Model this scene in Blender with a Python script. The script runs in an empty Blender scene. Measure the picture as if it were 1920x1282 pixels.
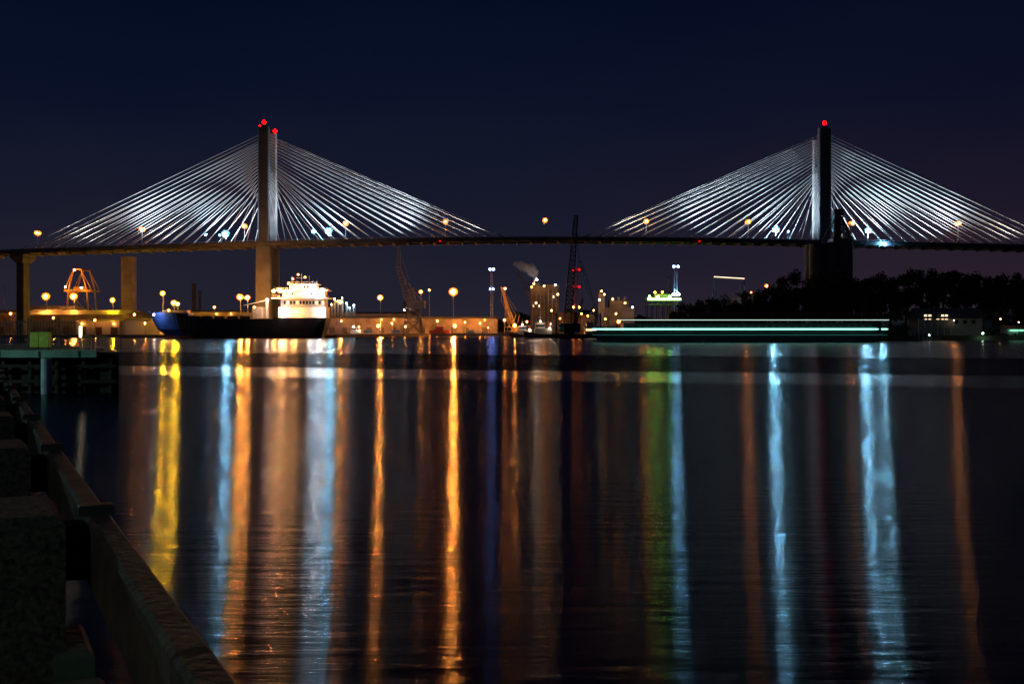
import bpy, math, random
from mathutils import Vector
random.seed(7)
scene=bpy.context.scene
F=2000.0; HZ=617.0; CH=5.0     # survey constants: focal (photo px), horizon row, eye height
def X(b,Y): return (b-960.0)*Y/F
def Z(e,Y): return CH+(HZ-e)*Y/F
def P(b,e,Y): return Vector((X(b,Y),Y,Z(e,Y)))

# ---------------------------------------------------------------- materials
def mat(name,col,rough=0.7,metal=0.0,var=0.25,scale=0.5,bump=0.0,col2=None):
    m=bpy.data.materials.new(name); m.use_nodes=True
    n=m.node_tree.nodes; l=m.node_tree.links
    b=n['Principled BSDF']; b.inputs['Roughness'].default_value=rough; b.inputs['Metallic'].default_value=metal
    tc=n.new('ShaderNodeTexCoord'); nz=n.new('ShaderNodeTexNoise'); nz.inputs['Scale'].default_value=scale; nz.inputs['Detail'].default_value=6
    l.new(tc.outputs['Object'],nz.inputs['Vector'])
    r=n.new('ShaderNodeValToRGB'); r.color_ramp.elements[0].position=0.3; r.color_ramp.elements[1].position=0.7
    c2=col2 or [min(1,c*(1+var)) for c in col]
    r.color_ramp.elements[0].color=(*[c*(1-var) for c in col],1); r.color_ramp.elements[1].color=(*c2,1)
    l.new(nz.outputs['Fac'],r.inputs['Fac']); l.new(r.outputs['Color'],b.inputs['Base Color'])
    if bump>0:
        nb=n.new('ShaderNodeTexNoise'); nb.inputs['Scale'].default_value=scale*6; nb.inputs['Detail'].default_value=5
        l.new(tc.outputs['Object'],nb.inputs['Vector'])
        bp=n.new('ShaderNodeBump'); bp.inputs['Strength'].default_value=bump; bp.inputs['Distance'].default_value=0.05
        l.new(nb.outputs['Fac'],bp.inputs['Height']); l.new(bp.outputs['Normal'],b.inputs['Normal'])
    return m
_em={}
def emit(name,col,s,sample=True):
    k=(name,tuple(col),s)
    if k in _em: return _em[k]
    m=bpy.data.materials.new(name); m.use_nodes=True
    b=m.node_tree.nodes['Principled BSDF']; b.inputs['Base Color'].default_value=(0.05,0.05,0.05,1)
    b.inputs['Emission Color'].default_value=(*col,1); b.inputs['Emission Strength'].default_value=s
    if not sample: m.cycles.emission_sampling='NONE'
    _em[k]=m; return m
ORANGE=(1,0.31,0.045); YELLOW=(1,0.50,0.01); CYAN=(0.24,0.64,1.0); WARM=(1,0.50,0.12); RED=(1,0.0004,0.0004); GREEN=(0.35,1,0.35)
halo_o=emit('halo_orange',(1,0.20,0.010),3.0,False); halo_y=emit('halo_yellow',(1,0.33,0.01),3.0,False); halo_c=emit('halo_cyan',(0.10,0.48,0.9),2.0,False)  # coloured lamp glow, painted as dim emissive globes
concrete=mat('concrete',(0.105,0.12,0.14),0.85,scale=0.15)
conc_lit=mat('concrete_lit',(0.38,0.39,0.40),0.85,scale=0.15)  # lit copy of concrete: floodlight on the rear legs put into the colour
deckconc=mat('deck_concrete',(0.065,0.072,0.083),0.85,scale=0.2)
cable_m=mat('stay_sheath',(0.8,0.8,0.8),0.5,var=0.02)
steel=mat('galvanised_steel',(0.30,0.30,0.31),0.5,0.3)
dark=mat('dark_steel',(0.035,0.035,0.04),0.6)
crane_d=mat('crane_paint_dark',(0.03,0.028,0.03),0.6)
crane_g=mat('crane_paint_grey',(0.14,0.11,0.09),0.6)
crane_o=mat('crane_paint_ochre',(0.45,0.30,0.10),0.6)
wallt=mat('warehouse_cladding',(0.27,0.225,0.19),0.7,scale=0.12,var=0.5)
wallw=mat('white_cladding',(0.7,0.68,0.62),0.6,scale=0.1,var=0.15)
roofm=mat('roof_sheet',(0.10,0.10,0.11),0.6,scale=0.1)
doorm=mat('roller_door',(0.12,0.10,0.09),0.6)
asphalt=mat('quay_asphalt',(0.07,0.068,0.065),0.9,scale=0.05)
grass=mat('bank_grass',(0.035,0.045,0.02),0.95,scale=0.2,var=0.4)
tan=mat('plant_concrete',(0.22,0.17,0.12),0.85,scale=0.08,var=0.5)
hullb=mat('hull_blue_lit',(0.02,0.09,0.42),0.45,scale=0.3)
hulld=mat('hull_dark',(0.02,0.022,0.030),0.5,scale=0.3)
hullr=mat('hull_boot_red',(0.12,0.03,0.02),0.6,scale=0.3)
shipw=mat('ship_white',(0.72,0.66,0.55),0.5,scale=0.5,var=0.1)
glass=mat('dark_glass',(0.02,0.025,0.03),0.1,var=0.1)
redp=mat('container_red',(0.35,0.05,0.03),0.6)
bluep=mat('container_blue',(0.04,0.10,0.25),0.6)
leafA=mat('leaf_dark',(0.022,0.035,0.014),0.8,var=0.4,scale=0.3)
leafB=mat('leaf_light',(0.05,0.07,0.03),0.8,var=0.3,scale=0.3)
bark=mat('bark',(0.06,0.045,0.03),0.95,scale=1)
siloc=mat('silo_concrete',(0.10,0.10,0.10),0.9,scale=0.1)
timber=mat('weathered_timber',(0.12,0.08,0.055),0.75,scale=3,var=0.5,bump=0.5)
aggr=mat('aggregate_concrete',(0.04,0.045,0.04),0.95,scale=34,var=0.8,bump=1.0,col2=(0.26,0.26,0.22))
deckg=mat('dock_concrete_green',(0.07,0.11,0.085),0.9,scale=3,var=0.3,bump=0.3)
teal=mat('dock_fascia_teal',(0.22,0.38,0.34),0.7,scale=0.8,var=0.3)
palep=mat('pile_sleeve_pale',(0.4,0.5,0.6),0.6,scale=1.0,var=0.3)
limeb=mat('lime_paint',(0.45,0.50,0.04),0.6,scale=2)
wood_d=mat('dock_timber_dark',(0.022,0.020,0.018),0.9,scale=1)

# ---------------------------------------------------------------- mesh builder
class MB:
    def __init__(s): s.v=[]; s.f=[]; s.mi=[]; s.ms=[]
    def m(s,mt):
        if mt not in s.ms: s.ms.append(mt)
        return s.ms.index(mt)
    def add(s,vs,fs,mt):
        o=len(s.v); i=s.m(mt); s.v+= [tuple(v) for v in vs]
        for f in fs: s.f.append(tuple(o+k for k in f)); s.mi.append(i)
    def box(s,x0,x1,y0,y1,z0,z1,mt):
        s.add([(x0,y0,z0),(x1,y0,z0),(x1,y1,z0),(x0,y1,z0),(x0,y0,z1),(x1,y0,z1),(x1,y1,z1),(x0,y1,z1)],
              [(0,3,2,1),(4,5,6,7),(0,1,5,4),(1,2,6,5),(2,3,7,6),(3,0,4,7)],mt)
    def beam(s,p,q,r,mt,n=4,r2=None):
        p=Vector(p); q=Vector(q); r2=r if r2 is None else r2
        d=(q-p).normalized(); a=Vector((0,0,1)) if abs(d.z)<0.9 else Vector((0,1,0))
        u=d.cross(a).normalized(); w=d.cross(u)
        vs=[]
        for c,rr in ((p,r),(q,r2)):
            for k in range(n):
                t=2*math.pi*(k+0.5)/n; vs.append(c+(u*math.cos(t)+w*math.sin(t))*rr)
        fs=[(k,(k+1)%n,n+(k+1)%n,n+k) for k in range(n)]+[tuple(range(n))[::-1],tuple(range(n,2*n))]
        s.add(vs,fs,mt)
    def sph(s,c,r,mt,seg=8,ring=5,sz=1.0):
        vs=[(c[0],c[1],c[2]+r*sz)]; 
        for i in range(1,ring):
            ph=math.pi*i/ring
            for k in range(seg):
                t=2*math.pi*k/seg; vs.append((c[0]+r*math.sin(ph)*math.cos(t),c[1]+r*math.sin(ph)*math.sin(t),c[2]+r*sz*math.cos(ph)))
        vs.append((c[0],c[1],c[2]-r*sz)); L=len(vs)-1; fs=[]
        for k in range(seg):
            k2=(k+1)%seg; fs.append((0,1+k,1+k2)); fs.append((L,L-seg+k2,L-seg+k))
            for i in range(ring-2): a=1+i*seg; fs.append((a+k,a+seg+k,a+seg+k2,a+k2))
        s.add(vs,fs,mt)
    def gable(s,x0,x1,y0,y1,z0,z1,mt,along='x'):
        ym=(y0+y1)/2
        s.add([(x0,y0,z0),(x1,y0,z0),(x1,y1,z0),(x0,y1,z0),(x0,ym,z1),(x1,ym,z1)],[(0,1,5,4),(2,3,4,5),(0,4,3),(1,2,5),(0,3,2,1)],mt)
    def lattice(s,p,q,w0,w1,n,r,mt):
        p=Vector(p); q=Vector(q); d=(q-p).normalized(); a=Vector((0,1,0))
        u=d.cross(a).normalized(); w=d.cross(u).normalized(); prev=None
        for i in range(n+1):
            t=i/n; c=p.lerp(q,t); hw=(w0+(w1-w0)*t)/2
            cs=[c+u*hw+w*hw,c-u*hw+w*hw,c-u*hw-w*hw,c+u*hw-w*hw]
            for k in range(4): s.beam(cs[k],cs[(k+1)%4],r*0.7,mt)
            if prev:
                for k in range(4):
                    s.beam(prev[k],cs[k],r,mt)
                    s.beam(prev[k],cs[(k+1)%4] if i%2 else cs[(k+3)%4],r*0.7,mt)
            prev=cs
    # luminaire: hot bulb with a crown of added globes imitating its glare halo
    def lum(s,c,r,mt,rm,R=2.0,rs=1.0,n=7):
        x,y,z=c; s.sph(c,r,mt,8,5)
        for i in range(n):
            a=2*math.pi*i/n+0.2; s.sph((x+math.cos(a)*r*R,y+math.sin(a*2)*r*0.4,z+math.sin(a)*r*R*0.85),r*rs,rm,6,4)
    def obj(s,name,parent=None,smooth=False):
        me=bpy.data.meshes.new(name); me.from_pydata(s.v,[],s.f); 
        for m in s.ms: me.materials.append(m)
        me.polygons.foreach_set('material_index',s.mi)
        if smooth: me.polygons.foreach_set('use_smooth',[True]*len(s.f))
        me.update(); o=bpy.data.objects.new(name,me); scene.collection.objects.link(o)
        if parent: o.parent=parent
        return o
def empty(name):
    o=bpy.data.objects.new(name,None); scene.collection.objects.link(o); return o

# ---------------------------------------------------------------- world
w=bpy.data.worlds.new('World'); scene.world=w; w.use_nodes=True
n=w.node_tree.nodes; l=w.node_tree.links; bg=n['Background']
tc=n.new('ShaderNodeTexCoord'); sp=n.new('ShaderNodeSeparateXYZ'); l.new(tc.outputs['Generated'],sp.inputs[0])
nz=n.new('ShaderNodeTexNoise'); nz.inputs['Scale'].default_value=2.2; nz.inputs['Detail'].default_value=4
mp=n.new('ShaderNodeMapping'); mp.inputs['Scale'].default_value=(1,1,3.5); l.new(tc.outputs['Generated'],mp.inputs[0]); l.new(mp.outputs[0],nz.inputs['Vector'])
ma=n.new('ShaderNodeMath'); ma.operation='MULTIPLY_ADD'; l.new(nz.outputs['Fac'],ma.inputs[0]); ma.inputs[1].default_value=-0.14; l.new(sp.outputs['Z'],ma.inputs[2])
ad=n.new('ShaderNodeMath'); ad.operation='ADD'; l.new(ma.outputs[0],ad.inputs[0]); ad.inputs[1].default_value=0.07
cr=n.new('ShaderNodeValToRGB'); l.new(ad.outputs[0],cr.inputs['Fac'])
st=[(0,(0.0200,0.0172,0.0275)),(0.05,(0.0150,0.0142,0.0265)),(0.10,(0.0094,0.0107,0.0245)),(0.2,(0.0034,0.0062,0.0205)),(0.3,(0.0013,0.0040,0.0165)),(1,(0.0008,0.002,0.007))]
e=cr.color_ramp.elements
e[0].position=0; e[0].color=(*st[0][1],1); e[1].position=1; e[1].color=(*st[-1][1],1)
for p_,c_ in st[1:-1]:
    q=e.new(p_); q.color=(*c_,1)
mr=n.new('ShaderNodeMapRange'); l.new(sp.outputs['X'],mr.inputs[0]); mr.inputs[1].default_value=0.0; mr.inputs[2].default_value=0.5
mx=n.new('ShaderNodeMix'); mx.data_type='RGBA'; mx.blend_type='MULTIPLY'; l.new(mr.outputs[0],mx.inputs[0]); l.new(cr.outputs['Color'],mx.inputs[6]); mx.inputs[7].default_value=(1.4,0.85,0.85,1)
l.new(mx.outputs[2],bg.inputs['Color']); bg.inputs['Strength'].default_value=1.0
sd=bpy.data.lights.new('moon','SUN'); sd.energy=0.012; sd.angle=math.radians(0.5); sd.color=(0.7,0.8,1)
so=bpy.data.objects.new('moon',sd); so.rotation_euler=(math.radians(50),0,math.radians(-30)); scene.collection.objects.link(so)

# ---------------------------------------------------------------- water
wm=bpy.data.materials.new('river_water'); wm.use_nodes=True
n=wm.node_tree.nodes; l=wm.node_tree.links; b=n['Principled BSDF']
b.inputs['Base Color'].default_value=(0.003,0.005,0.010,1); b.inputs['IOR'].default_value=1.33
b.inputs['Anisotropic'].default_value=1.0
tg=n.new('ShaderNodeCombineXYZ'); tg.inputs[0].default_value=0; tg.inputs[1].default_value=1; tg.inputs[2].default_value=0
l.new(tg.outputs[0],b.inputs['Tangent'])
geo=n.new('ShaderNodeNewGeometry'); sp=n.new('ShaderNodeSeparateXYZ'); l.new(geo.outputs['Position'],sp.inputs[0])
v=n.new('ShaderNodeMath'); v.operation='MULTIPLY_ADD'; l.new(sp.outputs['X'],v.inputs[0]); v.inputs[1].default_value=0.30; l.new(sp.outputs['Y'],v.inputs[2])
nzl=n.new('ShaderNodeTexNoise'); nzl.inputs['Scale'].default_value=0.05; l.new(geo.outputs['Position'],nzl.inputs['Vector'])
v2=n.new('ShaderNodeMath'); v2.operation='MULTIPLY_ADD'; l.new(nzl.outputs['Fac'],v2.inputs[0]); v2.inputs[1].default_value=8; l.new(v.outputs[0],v2.inputs[2])
nm=n.new('ShaderNodeMath'); nm.operation='DIVIDE'; l.new(v2.outputs[0],nm.inputs[0]); nm.inputs[1].default_value=400
rr=n.new('ShaderNodeValToRGB'); l.new(nm.outputs[0],rr.inputs['Fac']); el=rr.color_ramp.elements
def stops(el,ls):
    el[0].position=ls[0][0]; el[0].color=(ls[0][1],)*3+(1,); el[1].position=ls[-1][0]; el[1].color=(ls[-1][1],)*3+(1,)
    for p_,c_ in ls[1:-1]:
        q=el.new(p_); q.color=(c_,)*3+(1,)
D=lambda y:(y+4)/400
stops(el,[(0,0.145),(D(30),0.17),(D(102),0.19),(D(106),0.13),(D(128),0.13),(D(132),0.22),(D(205),0.22),(D(212),0.15),(1,0.15)])
l.new(rr.outputs['Color'],b.inputs['Roughness'])
r2=n.new('ShaderNodeValToRGB'); l.new(nm.outputs[0],r2.inputs['Fac'])
stops(r2.color_ramp.elements,[(0,0.12),(D(14),0.22),(D(22),0.42),(D(34),0.5),(D(60),0.40),(D(101),0.22),(D(104),0.65),(D(128),0.65),(D(132),0.06),(D(202),0.06),(D(210),0.6),(1,0.6)])
l.new(r2.outputs['Color'],b.inputs['Specular IOR Level'])
# ripples: broad wavelets + fine capillary chop
def rip(sc,scale,det,dist,prev=None):
    mp=n.new('ShaderNodeMapping'); mp.inputs['Scale'].default_value=sc; mp.inputs['Rotation'].default_value=(0,0,0.08); l.new(geo.outputs['Position'],mp.inputs[0])
    nb=n.new('ShaderNodeTexNoise'); nb.inputs['Scale'].default_value=scale; nb.inputs['Detail'].default_value=det; nb.inputs['Roughness'].default_value=0.6; l.new(mp.outputs[0],nb.inputs['Vector'])
    bp=n.new('ShaderNodeBump'); bp.inputs['Strength'].default_value=1.0; bp.inputs['Distance'].default_value=dist
    l.new(nb.outputs['Fac'],bp.inputs['Height'])
    if prev: l.new(prev.outputs['Normal'],bp.inputs['Normal'])
    return bp
b1=rip((0.28,2.0,1),1.0,4,0.038)
b2=rip((0.9,5.5,1),1.5,3,0.009,b1)
l.new(b2.outputs['Normal'],b.inputs['Normal'])
m=MB(); m.add([(-5000,-60,0),(5000,-60,0),(5000,9000,0),(-5000,9000,0)],[(0,1,2,3)],wm); m.obj('river_water')

# ---------------------------------------------------------------- land
GZ=1.8
def prism(poly,z0,z1,mt,name,side=None,parent=None):
    import bmesh
    bm=bmesh.new(); vs=[bm.verts.new((x,y,z1)) for x,y in poly]; f=bm.faces.new(vs)
    f.normal_update()
    if f.normal.z<0: f.normal_flip()
    bmesh.ops.triangulate(bm,faces=[f]); me=bpy.data.meshes.new(name)
    k=len(poly); lo=[bm.verts.new((x,y,z0)) for x,y in poly]
    for i in range(k): 
        ff=bm.faces.new((vs[i],vs[(i+1)%k],lo[(i+1)%k],lo[i])); ff.material_index=1
    bm.to_mesh(me); me.materials.append(mt); me.materials.append(side or concrete)
    o=bpy.data.objects.new(name,me); scene.collection.objects.link(o); o.parent=parent; return o
quayc=mat('quay_wall',(0.10,0.09,0.08),0.9,scale=0.3)
prism([(-5000,608),(-100,608),(-95,660),(-60,786),(160,786),(5000,786),(5000,9000),(-5000,9000)],-2,GZ,asphalt,'ground',quayc)
def ss(a,b_,x):
    t=max(0,min(1,(x-a)/(b_-a))); return t*t*(3-2*t)
def bank(x,y):
    s=min(y-474-2.0*math.sin(x*0.07),(x-72)*0.8, )
    return -2+4.2*ss(-2,6,s)+7.5*ss(22,75,s)
m=MB(); nx,ny=110,45
vs=[(60+i*6.0+ (0 if i<80 else (i-80)*30),466+j*7.2,0) for j in range(ny) for i in range(nx)]
vs=[(x,y,bank(x,y)+random.uniform(-.15,.15)) for x,y,z in vs]
m.add(vs,[(j*nx+i,j*nx+i+1,(j+1)*nx+i+1,(j+1)*nx+i) for j in range(ny-1) for i in range(nx-1)],grass); m.obj('river_bank',smooth=True)

# ---------------------------------------------------------------- bridge
br=empty('cable_stayed_bridge')
pts=[(-760,28),(-520,40),(-307,50.4),(-240,52.6),(-147,55.6),(-60,57.6),(20,58.4),(100,57.8),(187,56.2),(307,53.6),(520,45),(760,32)]
def dz(x):
    for (a,za),(c,zc) in zip(pts,pts[1:]):
        if a<=x<=c: return za+(zc-za)*(x-a)/(c-a)
    return pts[0][1] if x<pts[0][0] else pts[-1][1]
def dzs(x): return (dz(x-25)+dz(x)+dz(x+25)+dz(x-12)+dz(x+12))/5
Y0,Y1=628.0,646.5
m=MB(); xs=[-740+10*i for i in range(149)]
prof=[(Y0-0.6,0),(Y0-0.6,1.1),(Y0-0.3,1.1),(Y0-0.3,0.25),(Y1+0.3,0.25),(Y1+0.3,1.1),(Y1+0.6,1.1),(Y1+0.6,0),(Y1+0.2,-1.5),(Y1-1.4,-1.5),(Y1-1.8,-0.4),(Y0+1.8,-0.4),(Y0+1.4,-1.5),(Y0-0.2,-1.5)]
k=len(prof); vs=[]
for x in xs:
    z=dzs(x); vs+=[(x,y,z+h) for y,h in prof]
m.add(vs,[(i*k+j,(i+1)*k+j,(i+1)*k+(j+1)%k,i*k+(j+1)%k) for i in range(len(xs)-1) for j in range(k)],deckconc)
x=-735
while x<735:
    z=dzs(x); m.box(x-0.35,x+0.35,Y0-0.8,Y1+0.8,z-2.3,z-1.0,deckconc)
    x+=8.2
m.obj('deck',br)
m=MB()
x=-735
while x<735:
    z=dzs(x)+1.1; m.beam((x,Y0-0.45,z),(x,Y0-0.45,z+0.6),0.07,steel); x+=2.6
for i in range(len(xs)-1): m.beam((xs[i],Y0-0.45,dzs(xs[i])+1.7),(xs[i+1],Y0-0.45,dzs(xs[i+1])+1.7),0.08,steel)
m.obj('railing',br)
towers=[(-146.5,6.6,124.0,122.8),(184.6,7.6,123.5,119)]
legs=[(0,630.0),(1.0,645.0)]
for ti,(tx,wd,zt,zt2) in enumerate(towers):
    m=MB()
    for (ox,ly),top in zip(legs,(zt,zt2)):
        for z0,z1,w0,w1 in ((0,dz(tx)-2,wd*1.45,wd*1.35),(dz(tx)-2,top,wd*1.0,wd*0.96)):
            def ring(z,wx,wy=4.2,c=0.5):
                cx,cy=tx+ox,ly; a=wx/2; q=wy/2
                return [(cx-a+c,cy-q,z),(cx+a-c,cy-q,z),(cx+a,cy-q+c,z),(cx+a,cy+q-c,z),(cx+a-c,cy+q,z),(cx-a+c,cy+q,z),(cx-a,cy+q-c,z),(cx-a,cy-q+c,z)]
            vv=ring(z0,w0)+ring(z1,w1)
            m.add(vv,[(i,(i+1)%8,8+(i+1)%8,8+i) for i in range(8)]+[tuple(range(8,16)),tuple(range(7,-1,-1))],conc_lit if (ly>640 and z0>10) else concrete)
        m.box(tx+ox-1.4,tx+ox+1.4,ly-1.2,ly+1.2,top,top+1.2,concrete)
        m.beam((tx+ox,ly,top+1.2),(tx+ox,ly,top+3),0.12,dark)
    d0=dz(tx)
    m.box(tx-3.2,tx+3.2,632.1,642.9,d0-6.5,d0-2.6,concrete)
    m.box(tx-2.4,tx+2.4,632.1,642.9,98,102,concrete)
    m.box(tx-8,tx+8,622,652,0,6,concrete)
    m.obj('tower',br)
m=MB(); N=18
for tx,wd,zt,_ in towers:
    for (ox,ly) in legs:
        for sgn in (-1,1):
            for i in range(N):
                t=i/(N-1)
                ax=tx+ox+sgn*wd*0.42; zt_a=119.5-(1-t)*31.0
                dx=tx+sgn*(9.5+t*133)
                dy=Y0-0.1 if ly<635 else Y1+0.1
                m.beam((ax,ly,zt_a),(dx,dy,dzs(dx)+1.2),0.15,cable_m,n=6)
                m.beam((dx,dy,dzs(dx)+0.2),(dx+(ax-dx)*0.03,dy,dzs(dx)+1.2+(zt_a-dzs(dx))*0.03),0.3,steel,n=5)
m.obj('stay_cables',br)
for px_ in (-292,-372,-452,-532,330,410,490):
    m=MB(); z=dzs(px_)-1.6
    m.box(px_-2.1,px_+2.1,633,641,0,z-5,concrete)
    m.add([(px_-2.1,632,z-5),(px_+2.1,632,z-5),(px_+2.1,642,z-5),(px_-2.1,642,z-5),(px_-3.8,628.5,z-2.2),(px_+3.8,628.5,z-2.2),(px_+3.8,646,z-2.2),(px_-3.8,646,z-2.2)],
          [(0,1,5,4),(1,2,6,5),(2,3,7,6),(3,0,4,7),(4,5,6,7)],concrete)
    m.box(px_-3.8,px_+3.8,628.5,646,z-2.15,z,concrete)
    m.obj('pier',br)
m=MB()
rb=emit('beacon_red',RED,16); rs=emit('nav_red',RED,2)
for tx,wd,zt,zt2 in towers:
    m.sph((tx,630,zt+3.1),1.2,rb)
    if tx<0: m.sph((tx+3.2,645,zt2+1.8),1.2,rb); m.sph((tx-2.4,630,zt+1.0),0.5,rb) 
m.obj('aviation_beacons',br)
m=MB()
for b_ in (825,1312):
    x=X(b_,626); m.box(x-.35,x+.35,626.2,627,dzs(x)-1.4,dzs(x)-0.8,rs)
m.obj('navigation_lights',br)
m=MB(); fl=emit('flood_cool',CYAN,1700); fl2=emit('flood_cool_soft',CYAN,400)
floods=[(423,438,636,0.88,fl,1),(588,434,636,0.55,fl,1),(616,433,636,0.88,fl,1),(1455,430,636,0.85,fl,1),(1628,432,636,0.78,fl,1),(1659,458,625,0.55,fl,0),(386,440,640,0.3,fl2,1),(412,441,640,0.3,fl2,1),(1478,434,640,0.3,fl2,1)]
for b_,e_,Y_,r_,mm,od in floods:
    p=P(b_,e_,Y_); zd=dzs(p.x)
    m.lum(p,r_,mm,halo_c,1.9,1.0)
    if od: m.beam((p.x,p.y+0.9,zd+0.25),(p.x,p.y+0.9,p.z-0.9),0.16,dark)
    else: m.beam((p.x,Y0-0.4,zd-1),(p.x,p.y+0.9,p.z),0.16,dark)
m.obj('cable_floodlights',br)
# spots aimed up at the stays: deck floodlight beams plus added fixtureless ones further out
for b_,e_,tx,kw in ((423,438,-146.5,1),(616,433,-146.5,1),(1455,430,184.6,0.95),(1628,432,184.6,0.95)):
    p=P(b_,e_,636); sgn=1 if p.x>tx else -1
    for dx_,en,cc in ((0,150000,(0.72,0.88,1.0)),(42,135000,(0.74,0.88,1.0)),(88,60000,(1.0,0.88,0.74))):
        ld=bpy.data.lights.new('stay_spot','SPOT'); ld.energy=en*kw; ld.color=cc; ld.spot_size=math.radians(178); ld.spot_blend=0.9; ld.shadow_soft_size=0.4
        lo_=bpy.data.objects.new('stay_spot',ld); x_=p.x+sgn*dx_; lo_.location=(x_,p.y,dzs(x_)+4)
        tgt=Vector((x_-sgn*8,p.y-2,120)); lo_.rotation_euler=(tgt-lo_.location).to_track_quat('-Z','Y').to_euler()
        scene.collection.objects.link(lo_); lo_.parent=br
bl=emit('sodium_bridge',ORANGE,470)
for b_,e_ in ((70,437),(266,430),(458,424),(648,419),(835,416),(1022,413),(1212,415),(1403,416),(1597,419),(1797,419),(-130,445),(1995,424)):
    p=P(b_,e_,637); m=MB()
    m.beam((p.x,637.5,dzs(p.x)+0.2),(p.x,637.5,p.z-0.6),0.24,steel,6,0.14)
    for s_ in (-1,1):
        m.beam((p.x,637.5,p.z-0.8),(p.x,637.5+s_*1.8,p.z),0.09,steel)
        m.box(p.x-0.35,p.x+0.35,637.5+s_*1.1-0.5,637.5+s_*1.1+0.7,p.z+0.45,p.z+0.6,dark)
        m.lum((p.x,637.5+s_*1.5,p.z),0.5,bl,halo_o,2.0,1.3,6)
    m.obj('street_lamp')

# ---------------------------------------------------------------- port mast lights
def mast(b_,e_,Y_,r_,mt,name='high_mast_light',pole=steel,base=GZ,rm=None):
    p=P(b_,e_,Y_); m=MB(); rm=rm or halo_o; q_=r_*0.8
    m.beam((p.x,p.y+q_*.8,base),(p.x,p.y+q_*.8,p.z+q_*0.3),0.34,pole,8,0.2)
    m.beam((p.x,p.y+q_*.5,p.z+q_*1.5),(p.x,p.y+q_*.5,p.z+q_*1.7),q_*0.6,dark,8)
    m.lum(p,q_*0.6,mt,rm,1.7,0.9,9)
    return m.obj(name)
so1=emit('sodium_strong',ORANGE,3600); so2=emit('sodium_mid',ORANGE,2500); so3=emit('sodium_low',ORANGE,520); so4=emit('sodium_small',ORANGE,240)
ye=emit('sodium_yellow',YELLOW,2700)
for a in [(86,556,700,2.3,so2),(138,556,720,2.3,so2),(211,563,700,1.5,ye),(305,550,640,1.4,ye),(326,568,624,1.5,ye),(333,570,640,1.2,ye),
          (450,557,603,1.7,so2),(464,558,604,1.4,so2),(713,558,790,1.9,so2),(789,547,800,1.3,so3),(805,544,900,0.9,so3),(850,547,788,2.8,so1),
          (709,611,788,1.2,so2),(853,611,789,1.2,so2),(638,566,800,1.4,so2),(947,541,900,1.0,so3),(965,610,790,1.2,so2),(946,600,800,1.0,so3),
          (1160,603,800,1.4,so2),(1437,536,900,1.5,so3),(52,604,645,.8,so3),(178,600,636,.8,so3),(585,608,640,.8,so4),(900,606,795,.8,so4),(760,612,789,.7,so4),
          (20,588,680,.9,so3),(100,596,650,.7,so3),(252,590,660,.8,so3),(272,606,625,.6,so3),(402,576,690,.8,so3),(640,602,805,.7,so4),(673,613,795,.7,so4),(735,606,800,.7,so4),(820,602,800,.7,so4),(872,604,806,.7,so4),(915,614,790,.6,so4),(988,603,800,.8,so4),(1006,615,790,.7,so4),(1050,597,800,.8,so4),(1078,610,795,.6,so4),(1102,592,850,.8,so4),(1135,598,850,.8,so4)]:
    mast(*a,rm=halo_y if a[4] is ye else halo_o,base=GZ if a[2]>607 else 10.9)
def tower2(b_,Y_,top,heads,wd,matl,name):
    m=MB(); x=X(b_,Y_); m.lattice((x,Y_,GZ),(x,Y_,Z(top,Y_)),wd,wd*0.6,16,0.16,matl)
    for e_,r_,mt in heads:
        z=Z(e_,Y_); m.box(x-wd*0.7,x+wd*0.7,Y_-wd*0.7,Y_+wd*0.7,z-1.2,z-0.8,dark)
        for s_ in (-1,1): m.sph((x+s_*wd*0.55,Y_-wd*0.5,z),r_,mt,6,4)
    m.obj(name)
bw2=emit('mercury_blue_small',(0.16,0.30,1),60)
ro=emit('red_obst',RED,4)
tower2(1267,820,498,[(500,0.9,bw2),(552,1.2,emit('mercury_cyan',(0.2,0.55,1),420))],3.0,steel,'lighting_tower')
tower2(922,801,503,[(505,0.9,bw2),(542,0.6,bw2)],2.2,steel,'lighting_tower')
tower2(1080,640,500,[(506,0.7,ro),(538,0.7,ro),(576,0.6,emit('sodium_tiny',ORANGE,60))],3.2,redp,'navigation_tower')

# ---------------------------------------------------------------- cargo ship
sh=empty('cargo_ship')
YS=592; xb,xe=X(270,584),X(612,584); Ls=xe-xb
m=MB(); NS=40; sect=[]
for i in range(NS+1):
    t=i/NS
    topz=10.6+3.6*(1-ss(0.14,0.34,t))+ (0.6 if t>0.7 else 0)
    wt=8.5*min(1,(t/0.16))**0.55; ww=8.3*max(0.0,min(1,(t-0.0)/0.26))**0.9
    if t>0.93: ww*=1-0.35*(t-0.93)/0.07
    rake=(1-ss(0,0.3,t))*9.5; xt=xb+t*Ls
    xw=xt+rake - (0 if t<0.9 else (t-0.9)*30)
    sect.append([(xw,YS-ww*0.9,-1.5),(xw,YS-ww,1.3),((xt+xw)/2,YS-(wt*.5+ww*.5),5),(xt,YS-wt,topz),(xt,YS+wt,topz),((xt+xw)/2,YS+(wt*.5+ww*.5),5),(xw,YS+ww,1.3),(xw,YS+ww*0.9,-1.5)])
for i in range(NS):
    a,c=sect[i],sect[i+1]
    for j in range(7):
        t=i/NS; mt=hullr if j in(0,6) else (hullb if t<0.17 and j!=3 else hulld)  # one blue hull: light on the bow painted as brighter blue, rest near black
        m.add([a[j],c[j],c[j+1],a[j+1]],[(0,1,2,3)],mt)
m.add(sect[-1],[tuple(range(8))],hulld); m.obj('hull',sh)
m=MB()
def sx(b_): return X(b_,584)
def szz(e_): return Z(e_,584)
m.box(sx(520),sx(610),586.5,598,10.8,szz(575),shipw)
m.box(sx(524),sx(607),587,597.5,szz(575)+.01,szz(560),shipw)
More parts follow.
